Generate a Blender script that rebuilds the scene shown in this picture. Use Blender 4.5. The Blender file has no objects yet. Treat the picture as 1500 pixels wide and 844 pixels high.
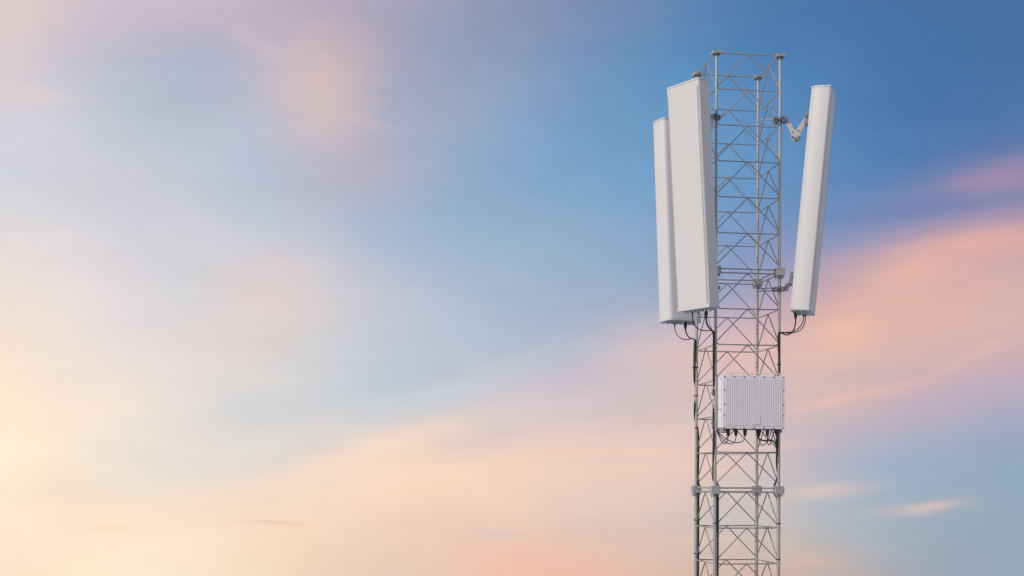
import bpy, bmesh, math, random
from mathutils import Vector, Matrix
random.seed(7)
R = math.radians
sc = bpy.context.scene
col = sc.collection
CAM_Z = 10.06                     # the photographer's lens, level with the middle of the third lattice section
F, HX, HY, ROLL = 1804.73, 750.0, 702.56, 0.0037

# ------------------------------------------------------------------ helpers
def at(px, py, Y):
    """measured point of the photograph at its real distance Y (metres) -> world position"""
    U, V = px - HX, py - HY
    u = U + V * ROLL; v = V - U * ROLL
    return Vector((u * Y / F, Y, CAM_Z - v * Y / F))

def lin(c):
    f = lambda x: x / 12.92 if x <= .04045 else ((x + .055) / 1.055) ** 2.4
    return tuple(f(x / 255.) for x in c)

class MB:
    def __init__(s): s.v, s.f, s.sm = [], [], []
    def add(s, vs, fs, smooth=False):
        b = len(s.v); s.v += [Vector(v) for v in vs]
        for f in fs: s.f.append([i + b for i in f]); s.sm.append(smooth)
    def box(s, c, size, M=None, bev=0.0):
        bm = bmesh.new(); bmesh.ops.create_cube(bm, size=1)
        for v in bm.verts: v.co = Vector((v.co.x * size[0], v.co.y * size[1], v.co.z * size[2]))
        if bev: bmesh.ops.bevel(bm, geom=list(bm.edges), offset=bev, segments=2, affect='EDGES', profile=.5)
        c = Vector(c)
        vs = [(M @ v.co if M else v.co) + c for v in bm.verts]
        s.add(vs, [[v.index for v in f.verts] for f in bm.faces]); bm.free()
    def path(s, pts, r, seg=10, caps=True):
        pts = [Vector(p) for p in pts]; n = len(pts)
        rr = r if isinstance(r, (list, tuple)) else [r] * n
        prev = None; vs = []
        for i, p in enumerate(pts):
            t = (pts[min(i + 1, n - 1)] - pts[max(i - 1, 0)]).normalized()
            if prev is None:
                a = Vector((0, 0, 1)) if abs(t.z) < .9 else Vector((1, 0, 0))
                u = t.cross(a).normalized()
            else:
                u = (prev - t * prev.dot(t)).normalized()
            prev = u; w = t.cross(u)
            for k in range(seg):
                q = 2 * math.pi * k / seg
                vs.append(p + (u * math.cos(q) + w * math.sin(q)) * rr[i])
        fs = []
        for i in range(n - 1):
            for k in range(seg):
                a = i * seg + k; b = i * seg + (k + 1) % seg
                fs.append([a, b, b + seg, a + seg])
        s.add(vs, fs, True)
        if caps:
            s.add(vs[:seg], [list(range(seg))[::-1]]); s.add(vs[-seg:], [list(range(seg))])
    def tube(s, a, b, r, seg=10): s.path([a, b], r, seg)
    def prism(s, prof, z0, z1, bev=0.0, smooth=False):
        n = len(prof)
        if bev:
            cx = sum(p[0] for p in prof) / n; cy = sum(p[1] for p in prof) / n
            def inset(p, d):
                v = Vector((p[0] - cx, p[1] - cy)); L = v.length
                return (cx + v.x * (1 - d / L), cy + v.y * (1 - d / L))
            rings = [(bev, z0), (bev * .3, z0 + bev * .3), (0, z0 + bev), (0, z1 - bev), (bev * .3, z1 - bev * .3), (bev, z1)]
            vs = [(*inset(p, d), z) for d, z in rings for p in prof]; m = len(rings)
        else:
            vs = [(p[0], p[1], z) for z in (z0, z1) for p in prof]; m = 2
        fs = [[i * n + k, i * n + (k + 1) % n, (i + 1) * n + (k + 1) % n, (i + 1) * n + k] for i in range(m - 1) for k in range(n)]
        s.add(vs, fs, smooth)
        s.add(vs[:n], [list(range(n))[::-1]]); s.add(vs[-n:], [list(range(n))])
    def mesh(s, name, mat):
        me = bpy.data.meshes.new(name); me.from_pydata([tuple(v) for v in s.v], [], s.f)
        me.polygons.foreach_set('use_smooth', s.sm)
        bm = bmesh.new(); bm.from_mesh(me); bmesh.ops.remove_doubles(bm, verts=bm.verts, dist=1e-6)
        bmesh.ops.recalc_face_normals(bm, faces=bm.faces)
        for e in bm.edges:
            if len(e.link_faces) == 2 and e.calc_face_angle(0) > R(38): e.smooth = False
        bm.to_mesh(me); bm.free()
        me.materials.append(mat); me.update(); return me
    def build(s, name, mat, parent=None, loc=None, rot=None):
        return link(name, s.mesh(name, mat), parent, loc, rot)

def link(name, me, parent=None, loc=None, rot=None):
    o = bpy.data.objects.new(name, me); col.objects.link(o)
    if parent: o.parent = parent
    if loc is not None: o.location = loc
    if rot is not None: o.rotation_euler = rot
    return o
def empty(name, loc=(0, 0, 0), rot=(0, 0, 0), parent=None):
    o = link(name, None, parent, loc, rot); o.empty_display_size = .1; return o
def tag(o, label, cat, group=None):
    o['label'] = label; o['category'] = cat
    if group: o['group'] = group
def smooth_path(pts, n=6):
    P = [Vector(p) for p in pts]; P = [P[0] * 2 - P[1]] + P + [P[-1] * 2 - P[-2]]; out = []
    for i in range(1, len(P) - 2):
        for k in range(n):
            t = k / n; a, b, c, d = P[i - 1:i + 3]
            out.append(.5 * ((2 * b) + (c - a) * t + (2 * a - 5 * b + 4 * c - d) * t * t + (3 * b - 3 * c + d - a) * t ** 3))
    out.append(P[-2]); return out

# ------------------------------------------------------------------ materials
def mat(name, base, rough=.5, metal=0., var=.06, scale=12., bump=0., bscale=200., spec=.5, dirt=None):
    m = bpy.data.materials.new(name); m.use_nodes = True; nt = m.node_tree; N = nt.nodes; L = nt.links
    p = N['Principled BSDF']; p.inputs['Roughness'].default_value = rough; p.inputs['Metallic'].default_value = metal
    p.inputs['Specular IOR Level'].default_value = spec
    tc = N.new('ShaderNodeTexCoord'); nz = N.new('ShaderNodeTexNoise'); nz.inputs['Scale'].default_value = scale
    nz.inputs['Detail'].default_value = 5; L.new(tc.outputs['Object'], nz.inputs['Vector'])
    cr = N.new('ShaderNodeValToRGB'); L.new(nz.outputs['Fac'], cr.inputs['Fac'])
    cr.color_ramp.elements[0].position = .3; cr.color_ramp.elements[1].position = .7
    cr.color_ramp.elements[0].color = (*[c * (1 - var) for c in base], 1); cr.color_ramp.elements[1].color = (*[min(1, c * (1 + var)) for c in base], 1)
    out = cr.outputs['Color']
    if dirt:
        mp = N.new('ShaderNodeMapping'); mp.inputs['Scale'].default_value = (14, 14, .9); L.new(tc.outputs['Object'], mp.inputs['Vector'])
        n2 = N.new('ShaderNodeTexNoise'); n2.inputs['Scale'].default_value = 2.2; n2.inputs['Detail'].default_value = 6; L.new(mp.outputs['Vector'], n2.inputs['Vector'])
        r2 = N.new('ShaderNodeMapRange'); r2.inputs['From Min'].default_value = .52; r2.inputs['From Max'].default_value = .8; r2.inputs['To Max'].default_value = dirt[1]
        L.new(n2.outputs['Fac'], r2.inputs['Value'])
        mx = N.new('ShaderNodeMix'); mx.data_type = 'RGBA'; L.new(r2.outputs['Result'], mx.inputs['Factor'])
        L.new(out, mx.inputs['A']); mx.inputs['B'].default_value = (*dirt[0], 1); out = mx.outputs['Result']
    L.new(out, p.inputs['Base Color'])
    rr = N.new('ShaderNodeMapRange'); rr.inputs['To Min'].default_value = rough - .07; rr.inputs['To Max'].default_value = rough + .07
    L.new(nz.outputs['Fac'], rr.inputs['Value']); L.new(rr.outputs['Result'], p.inputs['Roughness'])
    if bump:
        nb = N.new('ShaderNodeTexNoise'); nb.inputs['Scale'].default_value = bscale; L.new(tc.outputs['Object'], nb.inputs['Vector'])
        b = N.new('ShaderNodeBump'); b.inputs['Strength'].default_value = bump; b.inputs['Distance'].default_value = .002
        L.new(nb.outputs['Fac'], b.inputs['Height']); L.new(b.outputs['Normal'], p.inputs['Normal'])
    return m
M_RADOME = mat('radome_plastic', (.59, .565, .53), .5, 0, .012, 3, .05, 60, .4, dirt=((.50, .47, .43), .12))
M_CAP = mat('cap_plastic', (.58, .565, .55), .5, 0, .02, 8)
M_CHASSIS = mat('cast_aluminium_paint', (.58, .56, .545), .5, 0, .02, 6, .05, 90)
M_CAB = mat('cabinet_paint', (.72, .66, .645), .48, 0, .015, 8, .05, 120, .4, dirt=((.5, .47, .45), .1))
M_GALV = mat('galvanised_steel', (.37, .35, .315), .5, .35, .12, 38, .15, 160)
M_ROD = mat('galvanised_rod', (.33, .31, .28), .5, .35, .10, 50, .1, 160)
M_PLATE = mat('galvanised_plate', (.38, .365, .34), .6, .3, .15, 60, .2, 300)
M_ARM = mat('bracket_steel', (.43, .405, .37), .5, .25, .08, 40, .1, 200)
M_DKST = mat('dark_steel', (.14, .16, .18), .45, .6, .2, 40)
M_BLUE = mat('weathered_zinc', (.17, .20, .24), .55, .3, .1, 60)
M_BOLT = mat('zinc_bolt', (.42, .45, .48), .4, .7, .1, 80)
M_RUB = mat('black_cable_rubber', (.014, .013, .013), .5, 0, .3, 60)
M_SLOT = mat('dark_slot', (.16, .15, .15), .7, 0, .1, 30)
M_SCREW = mat('screw_head', (.22, .21, .2), .5, .4, .1, 60)
M_CONC = mat('footing_concrete', (.36, .34, .31), .9, 0, .15, 6, .5, 30)

# ------------------------------------------------------------------ ground: a grassy hilltop, well below the frame
def hill():
    m = MB(); n, rings = 64, 24; vs = [(0, 0, 0)]
    for i in range(1, rings + 1):
        r = 17 * (i / rings) ** 1.2
        for k in range(n):
            a = 2 * math.pi * k / n
            rr = r * (1 + .08 * math.sin(3 * a + 1) + .05 * math.sin(7 * a))
            z = -.0022 * r * r - (.12 * max(0, r - 6) ** 1.9) + (.05 * math.sin(r * .9 + 3 * a) if r > 3 else 0)
            vs.append((2 + rr * math.cos(a), 8 + rr * math.sin(a), z))
    fs = [[0, 1 + k, 1 + (k + 1) % n] for k in range(n)]
    for i in range(rings - 1):
        for k in range(n):
            a = 1 + i * n + k; b = 1 + i * n + (k + 1) % n; fs.append([a, a + n, b + n, b])
    m.add(vs, fs, True)
    g = mat('hill_rock', (.16, .17, .17), .95, 0, .35, .6, .6, 8)
    o = m.build('ground', g); o['kind'] = 'structure'
hill()

# ------------------------------------------------------------------ lattice tower
TH = .1381; TX, TY = 2.0945, 11.4958
TOP = CAM_Z + 3.872
BAY, GAP, HALF = .3255, .0367, .3
SEC = 6 * BAY + GAP
tower = empty('lattice_tower', (TX, TY, TOP - 7 * SEC + GAP), (0, 0, TH))
tag(tower, 'tall square galvanised steel lattice tower carrying the antennas', 'lattice tower')
def leg_xy(ix, iy): return (ix * HALF, iy * HALF)
def leg_world(ix, iy):
    lx, ly = leg_xy(ix, iy); c, s = math.cos(TH), math.sin(TH)
    return Vector((TX + lx * c - ly * s, TY + lx * s + ly * c, 0))

def panel_meshes(rod):
    """meshes of one face, local: x along the face, z down from the section top"""
    e = HALF - .012
    out = {}
    m = MB(); m.tube((-HALF, 0, 0), (HALF, 0, 0), rod * 1.12)
    out['rail'] = m.mesh('end_rail', M_ROD)
    m = MB(); h = .03                                        # bent rod: hooks upward beside both legs
    pts = [(-e - .006, 0, h + .012), (-e - .001, 0, h * .5), (-e + .006, 0, .008), (-e + .02, 0, .001), (-e + .035, 0, 0)]
    pts = pts + [(-x, y, z) for x, y, z in pts[::-1]]
    m.path(pts, rod, 8); out['horizontal'] = m.mesh('horizontal_brace', M_ROD)
    m = MB(); a = .012
    pts = [(-e, 0, -BAY + .03), (-e + .012, 0, -BAY + .045), (-a, 0, -rod - .006), (0, 0, -rod - .001), (a, 0, -rod - .006), (e - .012, 0, -BAY + .045), (e, 0, -BAY + .03)]
    m.path(pts, rod * .95, 8); out['diagonal'] = m.mesh('diagonal_brace', M_ROD)
    m = MB(); pts = [(x, y, z if abs(x) < .2 else z + .012) for x, y, z in pts]; m.path(pts, rod * .95, 8); out['diagonal_low'] = m.mesh('diagonal_brace', M_ROD)
    return out

# bolted joint block: a hollow steel shoe with two flanges and four bolts
def shoe_mesh(name, zlo, zhi, open_bottom=True):
    m = MB(); s = .081; t = .007
    m.box((0, 0, zhi - t / 2), (s, s, t), bev=.0015)
    m.box((0, 0, zlo + t / 2), (s * .97, s * .97, t), bev=.0015) if not open_bottom else None
    h = zhi - t - zlo
    for sx in (-1, 1): m.box((sx * (s / 2 - .003), 0, zlo + h / 2), (.0055, s - .002, h), bev=.001)
    for sy in (-1, 1): m.box((0, sy * (s / 2 - .0035), zlo + h / 2), (s - .0125, .0055, h), bev=.001)
    return m.mesh(name, M_PLATE)
def bolt_mesh(z0, z1):
    m = MB(); m.tube((0, 0, z0), (0, 0, z1), .0042, 8)
    m.tube((0, 0, z0 + .012), (0, 0, z0 + .021), .0085, 6); m.tube((0, 0, z1 - .008), (0, 0, z1 - .001), .0085, 6)
    return m.mesh('bolt', M_BOLT)
me_joint = shoe_mesh('splice_plate', -.0158, .0158 + GAP - .0005, False)
me_top = shoe_mesh('splice_plate', -.013, .013)
me_bolt = bolt_mesh(-.045, GAP + .022)
me_bolt_top = bolt_mesh(-.024, .004)
legR = [.0125, .0135, .0165, .0165, .0165, .0165, .0165]
rodR = [.0052, .0054, .0060, .006, .006, .006, .006]
H0 = 7 * SEC - GAP                                     # tower-local height of the top rail
cache = {}
for s in range(7):
    zt = H0 - s * SEC
    key = (legR[s], rodR[s])
    if key not in cache:
        lm = MB(); lm.path([(0, 0, .004), (0, 0, -6 * BAY - .004)], legR[s], 16)
        cache[key] = (panel_meshes(rodR[s]), lm.mesh('leg', M_GALV))
    P, LM = cache[key]
    for ix in (-1, 1):
        for iy in (-1, 1):
            x, y = leg_xy(ix, iy)
            lg = link('leg', LM, tower, (x, y, zt))
            sp = link('splice_plate', me_top if s == 0 else me_joint, tower, (x, y, zt), (0, 0, 0))
            for bx in (-1, 1):
                for by in (-1, 1):
                    link('bolt', me_bolt_top if s == 0 else me_bolt, sp, (bx * .025, by * .025, 0))
    for k in range(4):
        an = k * math.pi / 2
        fx, fy = HALF * math.sin(an), -HALF * math.cos(an)
        fr = link('lattice_face', None, tower, (fx, fy, zt), (0, 0, an)); fr.empty_display_size = .1
        for z in (0, -6 * BAY): link('end_rail', P['rail'], fr, (0, 0, z))
        for j in range(6):
            if j: link('horizontal_brace', P['horizontal'], fr, (0, 0, -j * BAY))
            link('diagonal_brace', P['diagonal'] if j < 5 else P['diagonal_low'], fr, (0, 0, -j * BAY))
    # earth footing under the lowest section
m = MB(); m.box((0, 0, -.15), (1.5, 1.5, .36), bev=.02)
m.build('footing', M_CONC, tower)

# ------------------------------------------------------------------ antennas
AW, AT, AL, INS = .398, .181, 1.99, .042
def profile(w, t, ins, r=.022, d0=0., grow=0.):
    """right half outline from front centre to back; local x = width, y = outward"""
    hw = w / 2 + grow; t1 = t + grow; pts = []
    for k in range(7):                                   # rounded front corner
        a = math.pi / 2 * (1 - k / 6)
        pts.append((hw - r + r * math.cos(a), t1 - r + r * math.sin(a)))
    side = [(hw - .001, t * .62), (hw - .006, t * .42), (hw - .014, t * .25)]
    back = [(hw - ins * .62, t * .12), (hw - ins, t * .025 - grow), (hw - ins - .02, -grow)]
    allp = pts + side + back
    if d0: allp = [p for p in allp if p[1] >= d0] + [(hw - .019, d0)]
    half = allp
    return half + [(-x, y) for x, y in half[::-1]]
def antenna(az, tilt, loc, label, leg, port_rows, scale_arm=1.):
    root = empty('panel_antenna', loc, (0, 0, 0))
    root.rotation_mode = 'XYZ'
    root.rotation_euler = (Matrix.Rotation(R(az - 90), 4, 'Z') @ Matrix.Rotation(-R(tilt), 4, 'X')).to_euler('XYZ')
    tag(root, label, 'antenna', 'white panel antennas bolted to the tower legs')
    h = AL / 2
    m = MB(); m.prism(profile(AW, AT, INS, d0=.0338), -h + .012, h - .012, smooth=True); m.build('radome', M_RADOME, root)
    m = MB(); pr = [p for p in profile(AW - .002, AT, INS) if p[1] < .033]
    pr = [( AW/2-.0192, .0336)] + [p for p in pr if p[0] > 0] + [p for p in pr if p[0] < 0] + [(-AW/2+.0192, .0336)]
    m.prism(pr, -h + .0135, h - .0135, smooth=True)
    for x in (-.06, .06): m.box((x, -.006, 0), (.012, .012, AL - .2), bev=.002)
    m.build('back_chassis', M_CHASSIS, root)
    for s in (-1, 1):
        m = MB(); z = s * (h - .004); m.prism(profile(AW, AT, INS, grow=.0035), z - .007, z + .007, bev=.003)
        c = m.build('end_cap', M_CAP, root)
        m = MB(); z2 = s * (h - .0125); m.prism(profile(AW - .005, AT - .002, INS), z2 - .0016, z2 + .0016)
        m.build('gasket', M_SLOT, c)
        if s < 0:
            for row, yy in enumerate((.055, .115)):
                for k in range(port_rows):
                    x = (k - (port_rows - 1) / 2) * .046
                    m = MB(); m.path([(x, yy, -h - .008), (x, yy, -h - .014), (x, yy, -h - .0145), (x, yy, -h - .020)], [.014, .014, .010, .010], 12)
                    m.build('connector_port', M_BOLT, c)
    for s in (-1, 1):
        m = MB(); n = int((AL - .09) / .0215)
        for k in range(n):
            wd = (.0125 if s < 0 else .006) * (1 if (k * 7 + (s > 0) * 3) % 11 else .7)
            m.box((s * (AW / 2 - .0185), AT + .0003, -h + .045 + k * .0215), (wd, .0024, .0092))
        m.build('vent_slots', M_SLOT, root)
    # brackets ------------------------------------------------------
    inv = root.rotation_euler.to_matrix().to_4x4(); inv.translation = Vector(loc); inv = inv.inverted()
    lp = leg_world(*leg)
    up = Vector((0, 0, 1))
    for kind, zc in (('upper', CAM_Z + 3.285), ('lower', CAM_Z + 1.745)):
        # antenna-side fixing on its back, as a world point
        zl = .75 if kind == 'upper' else -.70
        back = root.rotation_euler.to_matrix() @ Vector((0, -.006, zl)) + Vector(loc)
        c = Vector((lp.x, lp.y, zc))
        nh = Vector((back.x - c.x, back.y - c.y, 0)); dist = nh.length; nh.normalize(); sd = Vector((-nh.y, nh.x, 0))
        Mx = Matrix((nh, sd, up)).transposed()
        Q = lambda a, b, z: inv @ (c + nh * a + sd * b + up * z)
        IM = inv.to_3x3() @ Mx
        B = MB()                                           # clamp halves round the leg
        for a in (-.036, .036):
            for dz in ((-.019, .019) if kind == 'upper' else (-.012, .012)):
                B.box(Q(a * (1 if a > 0 or scale_arm > 1 else .72), 0, dz), (.026 if a > 0 or scale_arm > 1 else .014, .092 if a > 0 or scale_arm > 1 else .042, .007), IM, .001)
            B.box(Q(a + .012 if a > 0 else (a - .012 if scale_arm > 1 else -.030), 0, 0), (.006, .088 if a > 0 or scale_arm > 1 else .042, .034), IM, .001)
        br = B.build('mounting_bracket', M_DKST, root)
        lb_ = -.195 if scale_arm > 1 else -.038
        for b in ((-.034, .034) if scale_arm > 1 else (-.017, .017)):
            T = MB(); T.tube(Q(lb_, b, -b * .2), Q(.085, b, -b * .2), .0045, 8); T.tube(Q(-.066 if scale_arm > 1 else -.036, b, 0), Q(-.056 if scale_arm > 1 else -.030, b, 0), .010 if scale_arm > 1 else .007, 6); T.tube(Q(.055, b, 0), Q(.065, b, 0), .009, 6)
            T.build('clamp_bolt', M_ROD, br)
        C = MB(); C.tube(Q(0, 0, -.028), Q(0, 0, .028), legR[0] + (.007 if scale_arm > 1 else .0035), 18); C.build('clamp_collar', M_DKST, br)
        if kind == 'upper':
            p0 = (.066, -.02); p1 = (.138, -.160); p2 = (max(.2, dist - .028), .005)
        else:
            p0 = (.060, .02); p1 = (.085, .045); p2 = (max(.1, dist - .02), .10)
        def arm(pa, pb, w0, w1, b, name, slot=True):
            d = Vector((pb[0] - pa[0], pb[1] - pa[1])); L = d.length; d.normalize(); nn = Vector((-d.y, d.x)); pts = []
            for k in range(9):
                q = math.pi / 2 + math.pi * k / 8; pts.append((pa[0] + d.x * w0 * math.cos(q) + nn.x * w0 * math.sin(q), pa[1] + d.y * w0 * math.cos(q) + nn.y * w0 * math.sin(q)))
            for k in range(9):
                q = -math.pi / 2 + math.pi * k / 8; pts.append((pb[0] + d.x * w1 * math.cos(q) + nn.x * w1 * math.sin(q), pb[1] + d.y * w1 * math.cos(q) + nn.y * w1 * math.sin(q)))
            n = len(pts); m = MB()
            m.add([Q(x, b - .0022, z) for x, z in pts] + [Q(x, b + .0022, z) for x, z in pts],
                  [list(range(n)), list(range(n, 2 * n))[::-1]] + [[k, (k + 1) % n, n + (k + 1) % n, n + k] for k in range(n)])
            o = m.build(name, M_ARM, br)
            if slot and L > .1:
                s2 = MB(); f = .73
                ce = Vector((pa[0] + (pb[0] - pa[0]) * f, pa[1] + (pb[1] - pa[1]) * f))
                for sg in (-1, 1):
                    s2.path([Q(ce.x - d.x * .011, b + sg * .0024, ce.y - d.y * .011), Q(ce.x + d.x * .011, b + sg * .0024, ce.y + d.y * .011)], .0042, 8)
                s2.build('slot', M_DKST, o)
        for b in (-.026, .026):
            wk = 1. if kind == 'upper' else 1.25
            arm(p0, p1, .0175 * wk, .022, b * .82, 'bracket_arm')
            arm(p2, p1, .0165 * wk, .022, b, 'bracket_arm')
            if kind == 'upper': arm((p1[0] - .010, p1[1] - .002), (p1[0] + .012, p1[1] - .002), .032, .032, b * .91, 'knuckle_plate', False)
        T = MB()
        for (a, z) in ((p0), (p2)): 
            T.tube(Q(a, -.04, z), Q(a, .04, z), .0055, 8)
            for e in (-.037, .037): T.tube(Q(a, e - .003, z), Q(a, e + .003, z), .0105, 6)
        offs = ((.002, -.022), (-.026, -.006), (.03, -.012)) if kind == 'upper' else ((0, 0),)
        for da, dz in offs:
            T.tube(Q(p1[0] + da, -.041, p1[1] + dz), Q(p1[0] + da, .041, p1[1] + dz), .005, 8)
            for e in (-.036, .036): T.tube(Q(p1[0] + da, e - .0035, p1[1] + dz), Q(p1[0] + da, e + .0035, p1[1] + dz), .0095, 6)
        T.build('pivot_bolts', M_DKST, br)
        T = MB()                                            # foot on the antenna back: plate and two ears
        T.box((0, -.0105, zl), (.11, .006, .135), None, .001)
        for b in (-.034, .034): T.box((b, -.030, zl + .006), (.005, .042, .115), None, .002)
        T.build('antenna_foot', M_BLUE, br)
        if kind == 'lower':
            T = MB(); q = ((p1[0] + p2[0]) / 2 + .004, (p1[1] + p2[1]) / 2 - .006); T.box(Q(q[0], 0, q[1]), (.05, .044, .040), IM, .003); T.box(Q(q[0] - .03, 0, q[1] - .03), (.035, .06, .02), IM, .002); T.build('tilt_hinge', M_DKST, br)
        T = MB()                                            # swivel block on the clamp
        T.box(Q(.062, 0, p0[1] * .5), (.018, .048, .036), IM, .002); T.build('swivel_block', M_ARM, br)
    return root
a_big = antenna(217.3, 4.2, (1.690, 11.038, CAM_Z + 2.5285), 'wide white panel antenna nearest the camera, its sunlit front turned to the left', (-1, -1), 7)
a_right = antenna(-20.0, 5.2, (2.630, 11.182, CAM_Z + 2.5262), 'white panel antenna standing alone on the right of the tower, held by a V-shaped arm', (1, -1), 5, 1.5)
a_back = antenna(110.0, 4.6, (1.648, 11.97, CAM_Z + 2.537), 'white panel antenna half hidden behind the wide front one, facing away', (-1, 1), 7)

# ------------------------------------------------------------------ radio cabinet on the front face
cab = empty('radio_cabinet', (TX, TY, CAM_Z), (0, 0, TH))
tag(cab, 'white finned radio cabinet bolted across the front of the lattice tower', 'radio cabinet')
cx0, cx1, cz0, cz1, cyf, cyb = -.2876, .283, .460, .9365, -.500, -.345
w, hh = cx1 - cx0, cz1 - cz0; cxm, czm = (cx0 + cx1) / 2, (cz0 + cz1) / 2
m = MB(); m.box((cxm, (cyf + .02 + cyb) / 2, czm), (w - .004, cyb - cyf - .02, hh - .004), bev=.008); body = m.build('body', M_CAB, cab)
m = MB(); m.box((cxm, cyf + .0155, czm), (w, .009, hh), bev=.0028); cover = m.build('front_cover', M_CAB, cab)
m = MB(); NF = 31
for k in range(NF):
    x = cx0 + .030 + k * (w - .056) / (NF - 1); m.box((x, cyf + .0112, czm - .001), (.0126, .0065, hh - .052), bev=.0022)
m.build('cooling_fins', M_CAB, cover)
m = MB(); m.box((cx0 + .31, cyf + .0078, cz0 + .078), (.066, .006, .074), bev=.0006)
lb = m.build('rating_plate', M_CAB, cover)
m = MB()
for k in range(4): m.box((cx0 + .31, cyf + .0047, cz0 + .056 + k * .014), (.046, .0006, .0022))
m.build('embossing', M_CHASSIS, lb)
def screw(x, z):
    m = MB(); m.tube((x, cyf + .0115, z), (x, cyf + .005, z), .0062, 10); m.tube((x, cyf + .0055, z), (x, cyf + .0035, z), .0030, 6)
    m.build('screw', M_SCREW, cover)
for k in range(7):
    x = cx0 + .010 + k * (w - .02) / 6
    screw(x, cz1 - .011); screw(x, cz0 + .010)
for z in (cz1 - .130, cz1 - .257, cz1 - .353):
    screw(cx0 + .010, z); screw(cx1 - .010, z)
# side door panels
for z0, z1 in ((cz0 + .012, cz0 + .172), (cz0 + .180, cz1 - .012)):
    m = MB(); m.box((cx0 - .002, cyb - .058, (z0 + z1) / 2), (.006, .098, z1 - z0), bev=.002); sp = m.build('side_panel', M_CAB, cab)
    m = MB(); m.box((cx0 - .007, cyb - .095, z1 - .012), (.006, .016, .006), bev=.001); m.build('latch', M_SCREW, sp)
# lifting rail
m = MB(); zr = cz1 + .026; yr = cyf + .05
m.path(smooth_path([(cx0 + .03, yr, cz1 - .006), (cx0 + .031, yr, zr - .008), (cx0 + .040, yr, zr), (cx0 + .06, yr, zr)], 4) + smooth_path([(cx1 - .06, yr, zr), (cx1 - .040, yr, zr), (cx1 - .031, yr, zr - .008), (cx1 - .03, yr, cz1 - .006)], 4), .0042, 8)
rail = m.build('lifting_rail', M_CAB, cab)
for x in (cx0 + .085, cxm - .005, cx1 - .085):
    m = MB(); m.tube((x, yr, zr), (x, yr, cz1 - .003), .0035, 8); m.build('rail_post', M_PLATE, rail)
# feet and mounting rails
m = MB(); m.box((cx0 + .034, cyb - .05, cz0 - .017), (.050, .085, .034), bev=.003); m.build('foot', M_PLATE, cab)
m = MB(); m.box((cx1 - .028, cyb - .05, cz0 - .015), (.052, .085, .030), bev=.003); m.build('foot', M_DKST, cab)
for x in (-HALF + .012, HALF - .012):
    m = MB(); m.box((x, cyb + .0105, czm - .01), (.05, .019, hh + .02), bev=.002); mr = m.build('mounting_rail', M_PLATE, cab)
    for z in (cz0 + .06, cz1 - .14):
        m = MB(); m.box((x - .004, cyb + .042, z), (.075, .03, .06), bev=.003); m.tube((x - .03, cyb + .02, z), (x - .03, cyb + .12, z), .005, 8); m.tube((x + .024, cyb + .02, z), (x + .024, cyb + .12, z), .005, 8); m.build('rail_clamp', M_DKST, mr)
m = MB()
for k in range(12): m.box((cx0 + .07 + k * .039, cyf + .075, cz0 - .003), (.026, .05, .008), bev=.001)
m.build('connector_strip', M_DKST, cab)

# ------------------------------------------------------------------ cables
def cable(name, label, cat, pts, r, boot=None, group=None, seg=8):
    pts = smooth_path(pts, 6)
    m = MB(); m.path(pts, r, seg); o = m.build(name, M_RUB)
    tag(o, label, cat, group)
    if boot:
        L, r0, r1 = boot; p = pts[0]; d = Vector((0, 0, 1)); m = MB()
        m.path([p + d * L, p + d * L * .8, p + d * L * .78, p + d * L * .45, p, p - d * .008], [r0 * .8, r0 * .8, r0, r0 * .98, r1, r1 * .7], 14)
        b = m.build('connector_boot', M_RUB, o)
    return o
def A(*ps): return [at(*p) for p in ps]
gA = 'black jumper cables looping from the antennas to the tower legs'
cable('jumper_cable', 'thin black cable looping from the bottom of the wide front antenna to the tower leg', 'cable',
      A((1014.3, 461, 10.99), (1015.5, 471, 10.99), (1019, 478.5, 11.0), (1027, 483.6, 11.03), (1036, 484.6, 11.08), (1042, 484.5, 11.11), (1045.6, 489, 11.125), (1045.3, 500, 11.13), (1045.2, 520, 11.13)), .0046, (.028, .008, .006), gA)
cable('jumper_cable', 'thick black cable dropping from the near corner of the wide front antenna into the leg', 'cable',
      A((1034.2, 466, 11.0), (1035.3, 474, 11.01), (1038.5, 480, 11.04), (1042, 483.2, 11.08), (1044.5, 486.5, 11.115), (1045.2, 494, 11.125), (1045, 510, 11.125), (1045, 530, 11.125)), .0075, (.062, .0165, .010), gA)
cable('jumper_cable', 'thin black cable hanging lowest, from the antenna behind to the left leg', 'cable',
      A((988.2, 478, 11.97), (989.3, 485, 11.97), (993, 491.8, 11.95), (1000, 496.8, 11.9), (1008, 497.6, 11.84), (1014, 496, 11.77), (1017.6, 500, 11.73), (1017.4, 512, 11.73), (1017.5, 530, 11.73)), .0046, (.026, .009, .006), gA)
cable('jumper_cable', 'thick black cable from the antenna behind, bending into the left leg', 'cable',
      A((1004, 481.5, 11.99), (1005, 487, 11.98), (1007.5, 492.2, 11.95), (1011, 495.4, 11.88), (1014.8, 496.2, 11.8), (1017.5, 498, 11.735), (1017.8, 503, 11.725), (1017.3, 512, 11.725), (1017.3, 520, 11.725)), .0068, (.062, .017, .010), gA)
cable('jumper_cable', 'leftmost black cable with a fat boot under the right-hand antenna', 'cable',
      A((1165.4, 466.5, 11.14), (1165.2, 474, 11.14), (1163.2, 482, 11.14), (1159, 488, 11.15), (1152.5, 490.6, 11.18), (1146, 488.6, 11.2), (1141.5, 487.5, 11.205), (1140.1, 494, 11.21), (1140, 515, 11.21)), .0062, (.058, .0165, .010), gA)
cable('jumper_cable', 'middle black cable of the three under the right-hand antenna', 'cable',
      A((1177, 464, 11.19), (1176, 471, 11.19), (1172.6, 478, 11.18), (1166, 483.8, 11.18), (1157, 486.6, 11.19), (1147, 487, 11.2), (1141.8, 487.2, 11.205), (1139.8, 492, 11.212), (1139.9, 510, 11.212)), .0045, (.03, .010, .006), gA)
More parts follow.
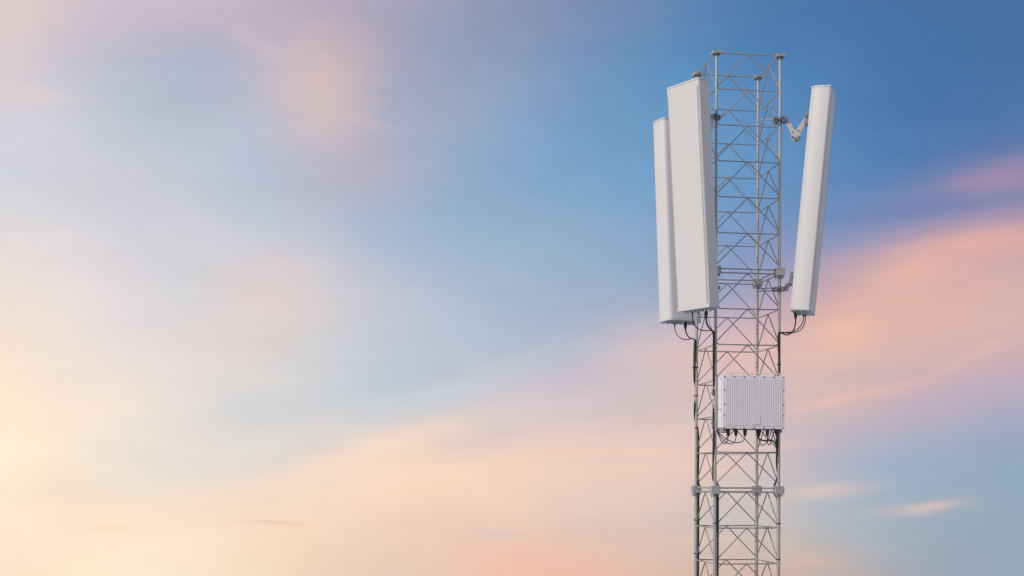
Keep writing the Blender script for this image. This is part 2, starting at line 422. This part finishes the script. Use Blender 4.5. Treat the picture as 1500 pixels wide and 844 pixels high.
cable('jumper_cable', 'rightmost black cable sweeping widest under the right-hand antenna', 'cable',
      A((1179.8, 463.5, 11.22), (1179.2, 471, 11.22), (1176.4, 479, 11.21), (1170, 485.2, 11.2), (1160, 487.8, 11.2), (1149, 487.6, 11.205), (1142.4, 487.6, 11.21), (1140.6, 493, 11.215), (1140.8, 515, 11.215)), .0045, (.03, .010, .006), gA)
# plugged but unused dust caps under the right antenna belong to it
# riser bundles strapped to the legs
def zof(py, Y): return at(1080, py, Y).z
def riser(ix, iy, plan, label, ties):
    """plan: (py, dx, dy) offset of the bundle from its leg in metres, from the top down"""
    lp = leg_world(ix, iy); Y = lp.y
    P = [(zof(py, Y), dx, dy) for py, dx, dy in plan]
    P.append((.2, P[-1][1], P[-1][2]))
    root = None
    for k, (ox, oy) in enumerate(((0, 0), (.0062, -.004), (-.002, .0075))):
        pts = [Vector((lp.x + dx + ox, lp.y + dy + oy, z)) for z, dx, dy in P]
        m = MB(); m.path(smooth_path(pts, 5), .0041, 8)
        if root is None:
            root = m.build('riser_cable', M_RUB); tag(root, label, 'cable bundle', 'black cable bundles strapped down the tower legs')
        else: m.build('cable_strand', M_RUB, root)
    for py in ties:
        z = zof(py, Y); dx = dy = 0
        for (z0, a0, b0), (z1, a1, b1) in zip(P, P[1:]):
            if z1 <= z <= z0: t = (z0 - z) / (z0 - z1); dx, dy = a0 + (a1 - a0) * t, b0 + (b1 - b0) * t
        m = MB(); lr = legR[0 if py < 397 else 1 if py < 718 else 2]
        c0 = Vector((lp.x, lp.y, z)); c1 = Vector((lp.x + dx, lp.y + dy, z)); rad = lr + .0035
        d = (c1 - c0); L = d.length; d.normalize(); nn = Vector((-d.y, d.x, 0)); pts = []
        for q in range(9):
            a = math.pi / 2 + math.pi * q / 8; pts.append(c0 + (d * math.cos(a) + nn * math.sin(a)) * rad)
        for q in range(9):
            a = -math.pi / 2 + math.pi * q / 8; pts.append(c1 + (d * math.cos(a) + nn * math.sin(a)) * .0175)
        vs = [p + Vector((0, 0, e)) for e in (-.005, .005) for p in pts]; n = len(pts)
        m.add(vs, [[i, (i + 1) % n, n + (i + 1) % n, n + i] for i in range(n)] + [list(range(n)), list(range(n, 2 * n))[::-1]])
        m.build('cable_tie', M_RUB, root)
riser(-1, 1, [(498, -.022, -.014), (520, -.025, -.008), (555, -.024, -.006), (566, -.006, .024), (580, -.004, .026), (592, -.018, -.006), (608, -.018, 0), (618, -.004, .025), (632, .016, .012), (660, .020, 0), (704, .018, .004), (711, .036, .040), (724, .036, .040), (735, .021, -.004), (850, .021, -.006)],
      'black cable bundle strapped down the far left tower leg', (538.5, 580, 627, 762, 811))
riser(-1, -1, [(486, -.018, -.014), (510, -.021, -.010), (560, -.019, -.010), (572, -.004, .026), (592, -.004, .026), (602, -.019, -.004), (630, -.016, -.008), (655, -.019, -.012), (690, -.016, .016), (704, -.012, .024), (711, .036, .045), (724, .036, .045), (736, .016, .020), (780, .024, -.002), (850, .025, -.004)],
      'black cable bundle winding down the near left tower leg beside the radio cabinet', (627, 766.5))
riser(1, -1, [(487, -.010, -.024), (505, -.008, -.026), (548, -.006, -.026), (600, -.016, .014), (630, -.018, -.010), (655, -.020, -.006), (680, -.016, .012), (697, -.004, .026), (711, -.030, .046), (724, -.030, .046), (740, -.002, .030), (850, -.002, .030)],
      'black cable bundle strapped down the near right tower leg', (534, 767, 819.5))

# radio cables under the cabinet
yc = 11.03
gR = 'black cables looping under the radio cabinet'
BT = (.066, .0175, .0125)
cable('radio_cable', 'black cable from the leftmost of the six boots under the radio cabinet', 'cable',
      A((1066.5, 637.5, yc), (1066.3, 643, yc), (1064.6, 648, yc), (1061.5, 650, yc), (1057.5, 647.6, yc), (1054, 641, yc + .03), (1051, 633, yc + .08), (1048.5, 626, yc + .11)), .0042, BT, gR)
cable('radio_cable', 'black cable from the second boot from the left under the radio cabinet', 'cable',
      A((1078, 637.5, yc + .01), (1077.7, 643, yc), (1075, 648.3, yc), (1070.5, 650.4, yc), (1064, 648.3, yc), (1057, 641.5, yc + .03), (1051.6, 633, yc + .08), (1049, 625, yc + .11)), .0042, BT, gR)
cable('radio_cable', 'black cable from the third boot from the left under the radio cabinet', 'cable',
      A((1091.3, 637.5, yc + .02), (1090.6, 642, yc), (1087, 647, yc), (1080, 648.7, yc), (1071, 646.8, yc), (1061, 641, yc + .02), (1053.5, 634, yc + .06), (1049.5, 625, yc + .10)), .0042, BT, gR)
cable('radio_cable', 'thickest black cable crossing under the right half of the radio cabinet to the leg', 'cable',
      A((1108.6, 631, yc), (1109.6, 638, yc), (1112.3, 643, yc), (1118, 645.4, yc), (1125, 645.2, yc), (1130.5, 645, yc + .02), (1135, 648.5, yc + .06), (1137.6, 655, yc + .1), (1138.6, 664, yc + .14)), .0072, (.02, .012, .011), gR)
cable('radio_cable', 'black cable making the lowest wide loop under the right half of the radio cabinet', 'cable',
      A((1111.8, 637.5, yc + .03), (1112.2, 644, yc + .03), (1113.8, 650, yc + .03), (1117.2, 652.4, yc + .03), (1121, 650, yc + .03), (1125, 643.5, yc + .03), (1128.6, 636, yc + .04), (1129.8, 629, yc + .04)), .0042, BT, gR)
cable('radio_cable', 'black cable making the narrow loop under the second boot from the right', 'cable',
      A((1124, 637.5, yc + .02), (1124.1, 645, yc + .015), (1124.8, 650.5, yc + .015), (1126.8, 652, yc + .015), (1128.8, 649, yc + .015), (1130.8, 642, yc + .015), (1133, 635, yc + .015), (1134.2, 629, yc + .015)), .0042, BT, gR)
cable('radio_cable', 'black cable with the rightmost boot, hanging straight beside the right leg', 'cable',
      A((1137.6, 637.5, yc + .05), (1137.4, 643, yc + .06), (1137.4, 650, yc + .08), (1138, 658, yc + .12), (1138.5, 668, yc + .15)), .0050, BT, gR)

# ------------------------------------------------------------------ sky
GX = [i * 93.75 for i in range(17)]; GY = [i * 84.4 for i in range(11)]
G = [
[(226,206,203),(218,200,205),(205,188,204),(205,187,200),(192,178,195),(178,168,190),(170,165,188),(155,158,186),(140,150,184),(128,145,182),(108,138,182),(88,130,182),(78,122,176),(74,117,172),(70,113,168),(70,112,166),(72,112,165)],
[(218,204,208),(200,195,206),(186,188,205),(178,182,204),(186,182,200),(206,184,188),(170,168,190),(148,160,190),(135,155,190),(118,150,192),(98,145,190),(86,138,190),(78,128,182),(76,124,180),(72,118,174),(70,115,170),(72,114,168)],
[(212,208,216),(205,205,214),(190,198,212),(185,192,208),(186,190,208),(206,188,190),(168,173,197),(160,172,198),(135,163,200),(120,158,198),(108,156,200),(100,150,200),(92,142,194),(82,132,186),(74,122,178),(76,118,174),(80,118,172)],
[(212,214,222),(208,208,216),(205,205,214),(194,202,216),(184,194,212),(186,184,202),(180,178,198),(150,175,204),(132,168,204),(124,164,202),(116,160,202),(104,156,204),(98,148,198),(94,138,190),(88,130,184),(96,126,178),(112,128,176)],
[(224,218,220),(220,216,220),(210,208,216),(208,206,214),(196,202,214),(190,194,210),(168,186,210),(155,180,208),(148,178,206),(142,174,204),(134,168,204),(126,160,202),(124,152,196),(124,146,192),(150,146,184),(172,150,178),(186,154,175)],
[(236,224,216),(232,222,220),(222,216,220),(214,212,216),(222,208,208),(212,206,210),(192,196,212),(176,190,210),(166,184,206),(158,178,204),(154,174,202),(150,165,200),(160,160,192),(205,168,178),(220,178,170),(219,178,172),(216,176,175)],
[(248,228,210),(240,226,216),(232,222,220),(226,218,216),(222,212,208),(210,208,210),(196,202,214),(186,196,212),(178,190,208),(182,186,204),(205,190,196),(222,188,188),(225,185,184),(226,186,174),(218,180,178),(214,178,178),(208,176,180)],
[(255,236,208),(250,231,212),(242,228,216),(228,222,218),(214,214,216),(206,210,214),(198,204,212),(198,200,208),(212,200,204),(210,196,202),(212,194,196),(214,192,190),(210,188,190),(208,184,184),(200,178,188),(182,173,192),(172,170,194)],
[(255,240,208),(248,230,210),(236,226,214),(232,222,212),(228,218,210),(238,216,202),(250,218,194),(250,216,190),(246,212,192),(240,208,192),(238,206,192),(230,200,190),(208,192,192),(180,180,196),(158,176,198),(155,174,196),(148,170,194)],
[(254,232,210),(252,228,202),(252,228,202),(250,226,202),(248,220,194),(248,218,190),(246,212,188),(242,206,184),(240,204,184),(226,200,188),(222,198,188),(210,195,188),(200,192,190),(176,184,192),(160,176,190),(154,172,188),(150,170,188)],
[(252,228,198),(252,234,200),(253,237,206),(252,232,202),(246,222,190),(240,210,184),(232,204,184),(236,198,178),(244,192,168),(240,190,168),(228,188,172),(215,185,170),(212,182,170),(196,178,172),(168,170,180),(155,170,186),(150,168,186)]]
def cub(a, b, c, d, t): return .5 * ((2*b) + (c-a)*t + (2*a-5*b+4*c-d)*t*t + (3*b-3*c+d-a)*t**3)
def gcol(px, py):
    gx = min(max(px / 93.75, 0), 15.999); gy = min(max(py / 84.4, 0), 9.999)
    i, j = int(gx), int(gy); tx, ty = gx - i, gy - j; out = []
    for ch in range(3):
        rows = []
        for jj in range(j - 1, j + 3):
            r = G[min(max(jj, 0), 10)]
            rows.append(cub(*[r[min(max(ii, 0), 16)][ch] for ii in range(i - 1, i + 3)], tx))
        out.append(min(255, max(0, cub(*rows, ty))))
    g = .3 * out[0] + .59 * out[1] + .11 * out[2]
    return lin([g + (c - g) * .94 for c in out])

w = bpy.data.worlds.new('World'); sc.world = w; w.use_nodes = True
nt = w.node_tree; N = nt.nodes; L = nt.links; N.clear()
def node(t, **k):
    n = N.new(t)
    for a, b in k.items(): setattr(n, a, b)
    return n
def setin(n, i, v):
    if hasattr(v, 'links') or isinstance(v, bpy.types.NodeSocket): L.new(v, n.inputs[i])
    else: n.inputs[i].default_value = v
def math_(op, a, b=0., c=None, clamp=False):
    n = node('ShaderNodeMath', operation=op, use_clamp=clamp); setin(n, 0, a); setin(n, 1, b)
    if c is not None: setin(n, 2, c)
    return n.outputs[0]
def mixc(f, a, b):
    n = node('ShaderNodeMix', data_type='RGBA'); setin(n, 0, f); setin(n, 6, a); setin(n, 7, b); return n.outputs[2]
tc = node('ShaderNodeTexCoord'); nrm = node('ShaderNodeVectorMath', operation='NORMALIZE'); L.new(tc.outputs['Generated'], nrm.inputs[0])
sep = node('ShaderNodeSeparateXYZ'); L.new(nrm.outputs[0], sep.inputs[0])
az0 = math_('ARCTAN2', sep.outputs[0], sep.outputs[1]); el0 = math_('ARCSINE', sep.outputs[2])
def noise(scale, zs, detail, seed, rough=.55):
    mp = node('ShaderNodeMapping'); mp.inputs['Scale'].default_value = (1, 1, zs); mp.inputs['Location'].default_value = (seed, seed * .7, seed * 1.3)
    mp.inputs['Rotation'].default_value = (0, R(-14), 0)
    L.new(nrm.outputs[0], mp.inputs['Vector'])
    n = node('ShaderNodeTexNoise'); n.inputs['Scale'].default_value = scale; n.inputs['Detail'].default_value = detail; n.inputs['Roughness'].default_value = rough
    L.new(mp.outputs[0], n.inputs['Vector']); return n
nA = noise(7, 2.6, 5, 3.1); nB = noise(22, 4.5, 4, 9.7, .5)
sA = node('ShaderNodeSeparateColor'); L.new(nA.outputs['Color'], sA.inputs[0])
sB = node('ShaderNodeSeparateColor'); L.new(nB.outputs['Color'], sB.inputs[0])
def warp(v, a, b, ka, kb):
    v = math_('ADD', v, math_('MULTIPLY', math_('SUBTRACT', a, .5), ka))
    return math_('ADD', v, math_('MULTIPLY', math_('SUBTRACT', b, .5), kb))
az = warp(az0, sA.outputs[0], sB.outputs[0], .036, .020)
el = warp(el0, sA.outputs[1], sB.outputs[1], .018, .008)
A0, A1, E0, E1, NR, NC = R(-25), R(25), R(-5.5), R(23), 24, 32
fac = math_('DIVIDE', math_('SUBTRACT', az, A0), A1 - A0, clamp=True)
rowf = math_('MULTIPLY', math_('DIVIDE', math_('SUBTRACT', el, E0), E1 - E0), NR - 1)
cur = None
for r in range(NR):
    e = E0 + (E1 - E0) * r / (NR - 1)
    cr = node('ShaderNodeValToRGB'); cr.color_ramp.interpolation = 'LINEAR'; els = cr.color_ramp.elements
    for c in range(NC):
        a = A0 + (A1 - A0) * c / (NC - 1)
        px = HX + F * math.tan(a); py = HY - F * math.tan(e) / math.cos(a)
        C4 = (*gcol(px, py), 1)
        if c == 0: el_ = els[0]; el_.position = 0
        elif c == NC - 1: el_ = els[len(els) - 1]; el_.position = 1
        else: el_ = els.new(c / (NC - 1))
        el_.color = C4
    L.new(fac, cr.inputs['Fac'])
    if cur is None: cur = cr.outputs[0]
    else: cur = mixc(math_('SUBTRACT', rowf, float(r - 1), clamp=True), cur, cr.outputs[0])
# thin cloud streaks, each at its own bearing and height in the sky
def streak(px, py, wx, wy, ang, colr, amt):
    global cur
    u = px - HX; a = math.atan(u / F); e = math.atan((HY - py) / F * math.cos(a)); s = F / math.cos(a) 
    wx /= F; wy /= F; ca, sn = math.cos(R(ang)), math.sin(R(ang))
    da = math_('SUBTRACT', az2, a); de = math_('SUBTRACT', el2, e)
    x = math_('ADD', math_('MULTIPLY', da, ca / wx), math_('MULTIPLY', de, sn / wx))
    y = math_('ADD', math_('MULTIPLY', da, -sn / wy), math_('MULTIPLY', de, ca / wy))
    d = math_('ADD', math_('MULTIPLY', x, x), math_('MULTIPLY', y, y))
    g = math_('MULTIPLY', math_('EXPONENT', math_('MULTIPLY', d, -1.)), amt)
    cur = mixc(g, cur, (*lin(colr), 1))
az2 = warp(az0, sB.outputs[2], sA.outputs[2], .03, .02); el2 = warp(el0, sB.outputs[0], sA.outputs[0], .007, .006)
for s in [(368,60,44,15,-28,(211,190,197),.5),(448,156,50,13,-26,(212,192,190),.42),(465,105,62,62,0,(209,188,191),.42),(160,600,70,16,18,(252,232,212),.35),(400,560,80,10,6,(228,216,208),.35),(1050,690,40,4,2,(240,204,188),.35),(1360,742,36,7,10,(232,196,180),.65),(1330,745,75,9,6,(206,190,188),.35),(1200,720,62,10,6,(220,196,188),.75),
          (1235,582,95,9,11,(232,190,178),.65),(900,662,130,5,2,(248,204,184),.7),(405,765,42,3.2,-2,(240,200,176),.6),(155,776,30,4,-1,(250,216,182),.6),
          (392,733,18,3,0,(240,206,184),.4),(930,694,70,3,1,(250,206,182),.3),(1240,482,42,26,8,(252,200,168),.5),(1330,440,150,52,14,(226,183,172),.4),(1185,450,50,26,20,(216,176,176),.35),(1425,520,70,8,22,(230,186,174),.35),
          (1190,818,50,12,0,(224,186,170),.4),(724,783,36,8,-3,(216,200,198),.6),(1120,655,60,8,4,(238,200,186),.35),(1340,392,62,22,8,(236,182,164),.6),(1255,545,80,13,2,(200,178,184),.5),(1205,418,26,20,0,(190,162,176),.35),(400,425,46,46,0,(224,208,205),.35),(1470,262,85,24,6,(172,144,172),.75),(1380,300,150,13,4,(108,128,176),.5),(1435,352,115,20,3,(236,180,162),.65),(20,140,70,12,0,(228,206,206),.5),(600,592,170,20,19,(206,210,214),.6),(330,672,130,22,14,(228,224,218),.5),(790,612,150,24,19,(216,200,202),.55),(560,655,130,18,19,(248,220,200),.6),(400,712,90,14,16,(246,222,204),.5),(930,520,110,16,18,(214,192,198),.5),(700,180,120,60,60,(150,170,200),.15),(1060,770,30,6,0,(212,200,192),.3),(1330,640,90,9,6,(176,180,198),.35),(520,176,50,10,-14,(212,190,190),.35),(1020,790,90,5,3,(236,200,178),.4),(860,750,120,7,4,(232,204,186),.35)]:
    streak(*s)
nC = noise(10, 3.2, 7, 21.3, .58)
fC = math_('ADD', math_('MULTIPLY', math_('SUBTRACT', nC.outputs['Fac'], .5), .13), 1.)
cs = node('ShaderNodeVectorMath', operation='SCALE'); L.new(cur, cs.inputs[0]); L.new(fC, cs.inputs['Scale'])
nD = noise(7, 2.6, 6, 41.3, .6)
mD = node('ShaderNodeMapRange', interpolation_type='SMOOTHSTEP'); L.new(nD.outputs['Fac'], mD.inputs[0]); mD.inputs[1].default_value = .46; mD.inputs[2].default_value = .74; mD.inputs[4].default_value = .08
wv = node('ShaderNodeVectorMath', operation='MULTIPLY_ADD'); L.new(cur, wv.inputs[0]); wv.inputs[1].default_value = (.82, .74, .72); wv.inputs[2].default_value = (.18, .13, .13)
cur = mixc(mD.outputs[0], cs.outputs[0], wv.outputs[0])
# beyond the photographed part: the same evening sky carried on round and over
sky = node('ShaderNodeTexSky', sky_type='NISHITA'); sky.sun_disc = False
SUN_EL, SUN_B = 34., 31.            # elevation; light travels toward +x turned SUN_B towards +y
sky.sun_elevation = R(SUN_EL); sky.sun_rotation = R(-90 - SUN_B)
oc = node('ShaderNodeValToRGB'); els = oc.color_ramp.elements
stops = [(0, (.26, .34, .50)), (.40, (.34, .40, .54)), (.5, (.60, .49, .47)), (.56, (.52, .45, .49)), (.66, (.33, .38, .54)), (1, (.15, .25, .46))]
els[0].position, els[0].color = 0, (*stops[0][1], 1); els[1].position, els[1].color = 1, (*stops[-1][1], 1)
for p, c in stops[1:-1]: e_ = els.new(p); e_.color = (*c, 1)
L.new(math_('ADD', math_('DIVIDE', el, math.pi), .5), oc.inputs['Fac'])
sk = node('ShaderNodeVectorMath', operation='SCALE'); L.new(sky.outputs[0], sk.inputs[0]); sk.inputs['Scale'].default_value = .05
oa = node('ShaderNodeVectorMath', operation='ADD'); L.new(sk.outputs[0], oa.inputs[0])
os_ = node('ShaderNodeVectorMath', operation='SCALE'); L.new(oc.outputs[0], os_.inputs[0]); os_.inputs['Scale'].default_value = .8; L.new(os_.outputs[0], oa.inputs[1])
def mr(v, a, b):
    n = node('ShaderNodeMapRange', interpolation_type='SMOOTHSTEP'); setin(n, 0, v); n.inputs[1].default_value = a; n.inputs[2].default_value = b; return n.outputs[0]
ma = mr(math_('ABSOLUTE', az0), R(25), R(60)); mu = mr(el0, R(23), R(50)); md = mr(math_('MULTIPLY', el0, -1.), R(6), R(25))
mask = math_('MAXIMUM', ma, math_('MAXIMUM', mu, md))
fin = mixc(mask, cur, oa.outputs[0])
bg = node('ShaderNodeBackground'); L.new(fin, bg.inputs['Color']); bg.inputs['Strength'].default_value = 1.0
wo = node('ShaderNodeOutputWorld'); L.new(bg.outputs[0], wo.inputs[0])

# ------------------------------------------------------------------ sun
sd = bpy.data.lights.new('sun', 'SUN'); sd.energy = 2.5; sd.angle = R(.6); sd.color = (1, .945, .89)
so = bpy.data.objects.new('sun', sd); col.objects.link(so)
d = Vector((math.cos(R(SUN_B)) * math.cos(R(SUN_EL)), math.sin(R(SUN_B)) * math.cos(R(SUN_EL)), -math.sin(R(SUN_EL))))
so.rotation_euler = d.to_track_quat('-Z', 'Y').to_euler(); so.location = (0, 0, 30)

# ------------------------------------------------------------------ camera
cd = bpy.data.cameras.new('camera'); cam = bpy.data.objects.new('camera', cd); col.objects.link(cam)
cd.sensor_width = 36; cd.sensor_fit = 'HORIZONTAL'; cd.lens = 36 * F / 1500; cd.shift_y = (HY - 422) / 1500
cam.location = (0, 0, CAM_Z); cam.rotation_euler = (Matrix.Rotation(R(90), 4, 'X') @ Matrix.Rotation(ROLL, 4, 'Z')).to_euler()
cd.clip_start = .1; cd.clip_end = 5000
sc.camera = cam
sc.view_settings.view_transform = 'Standard'; sc.view_settings.look = 'None'; sc.view_settings.exposure = 0; sc.view_settings.gamma = 1
sc.view_settings.use_curve_mapping = False
sc.cycles.use_denoising = True
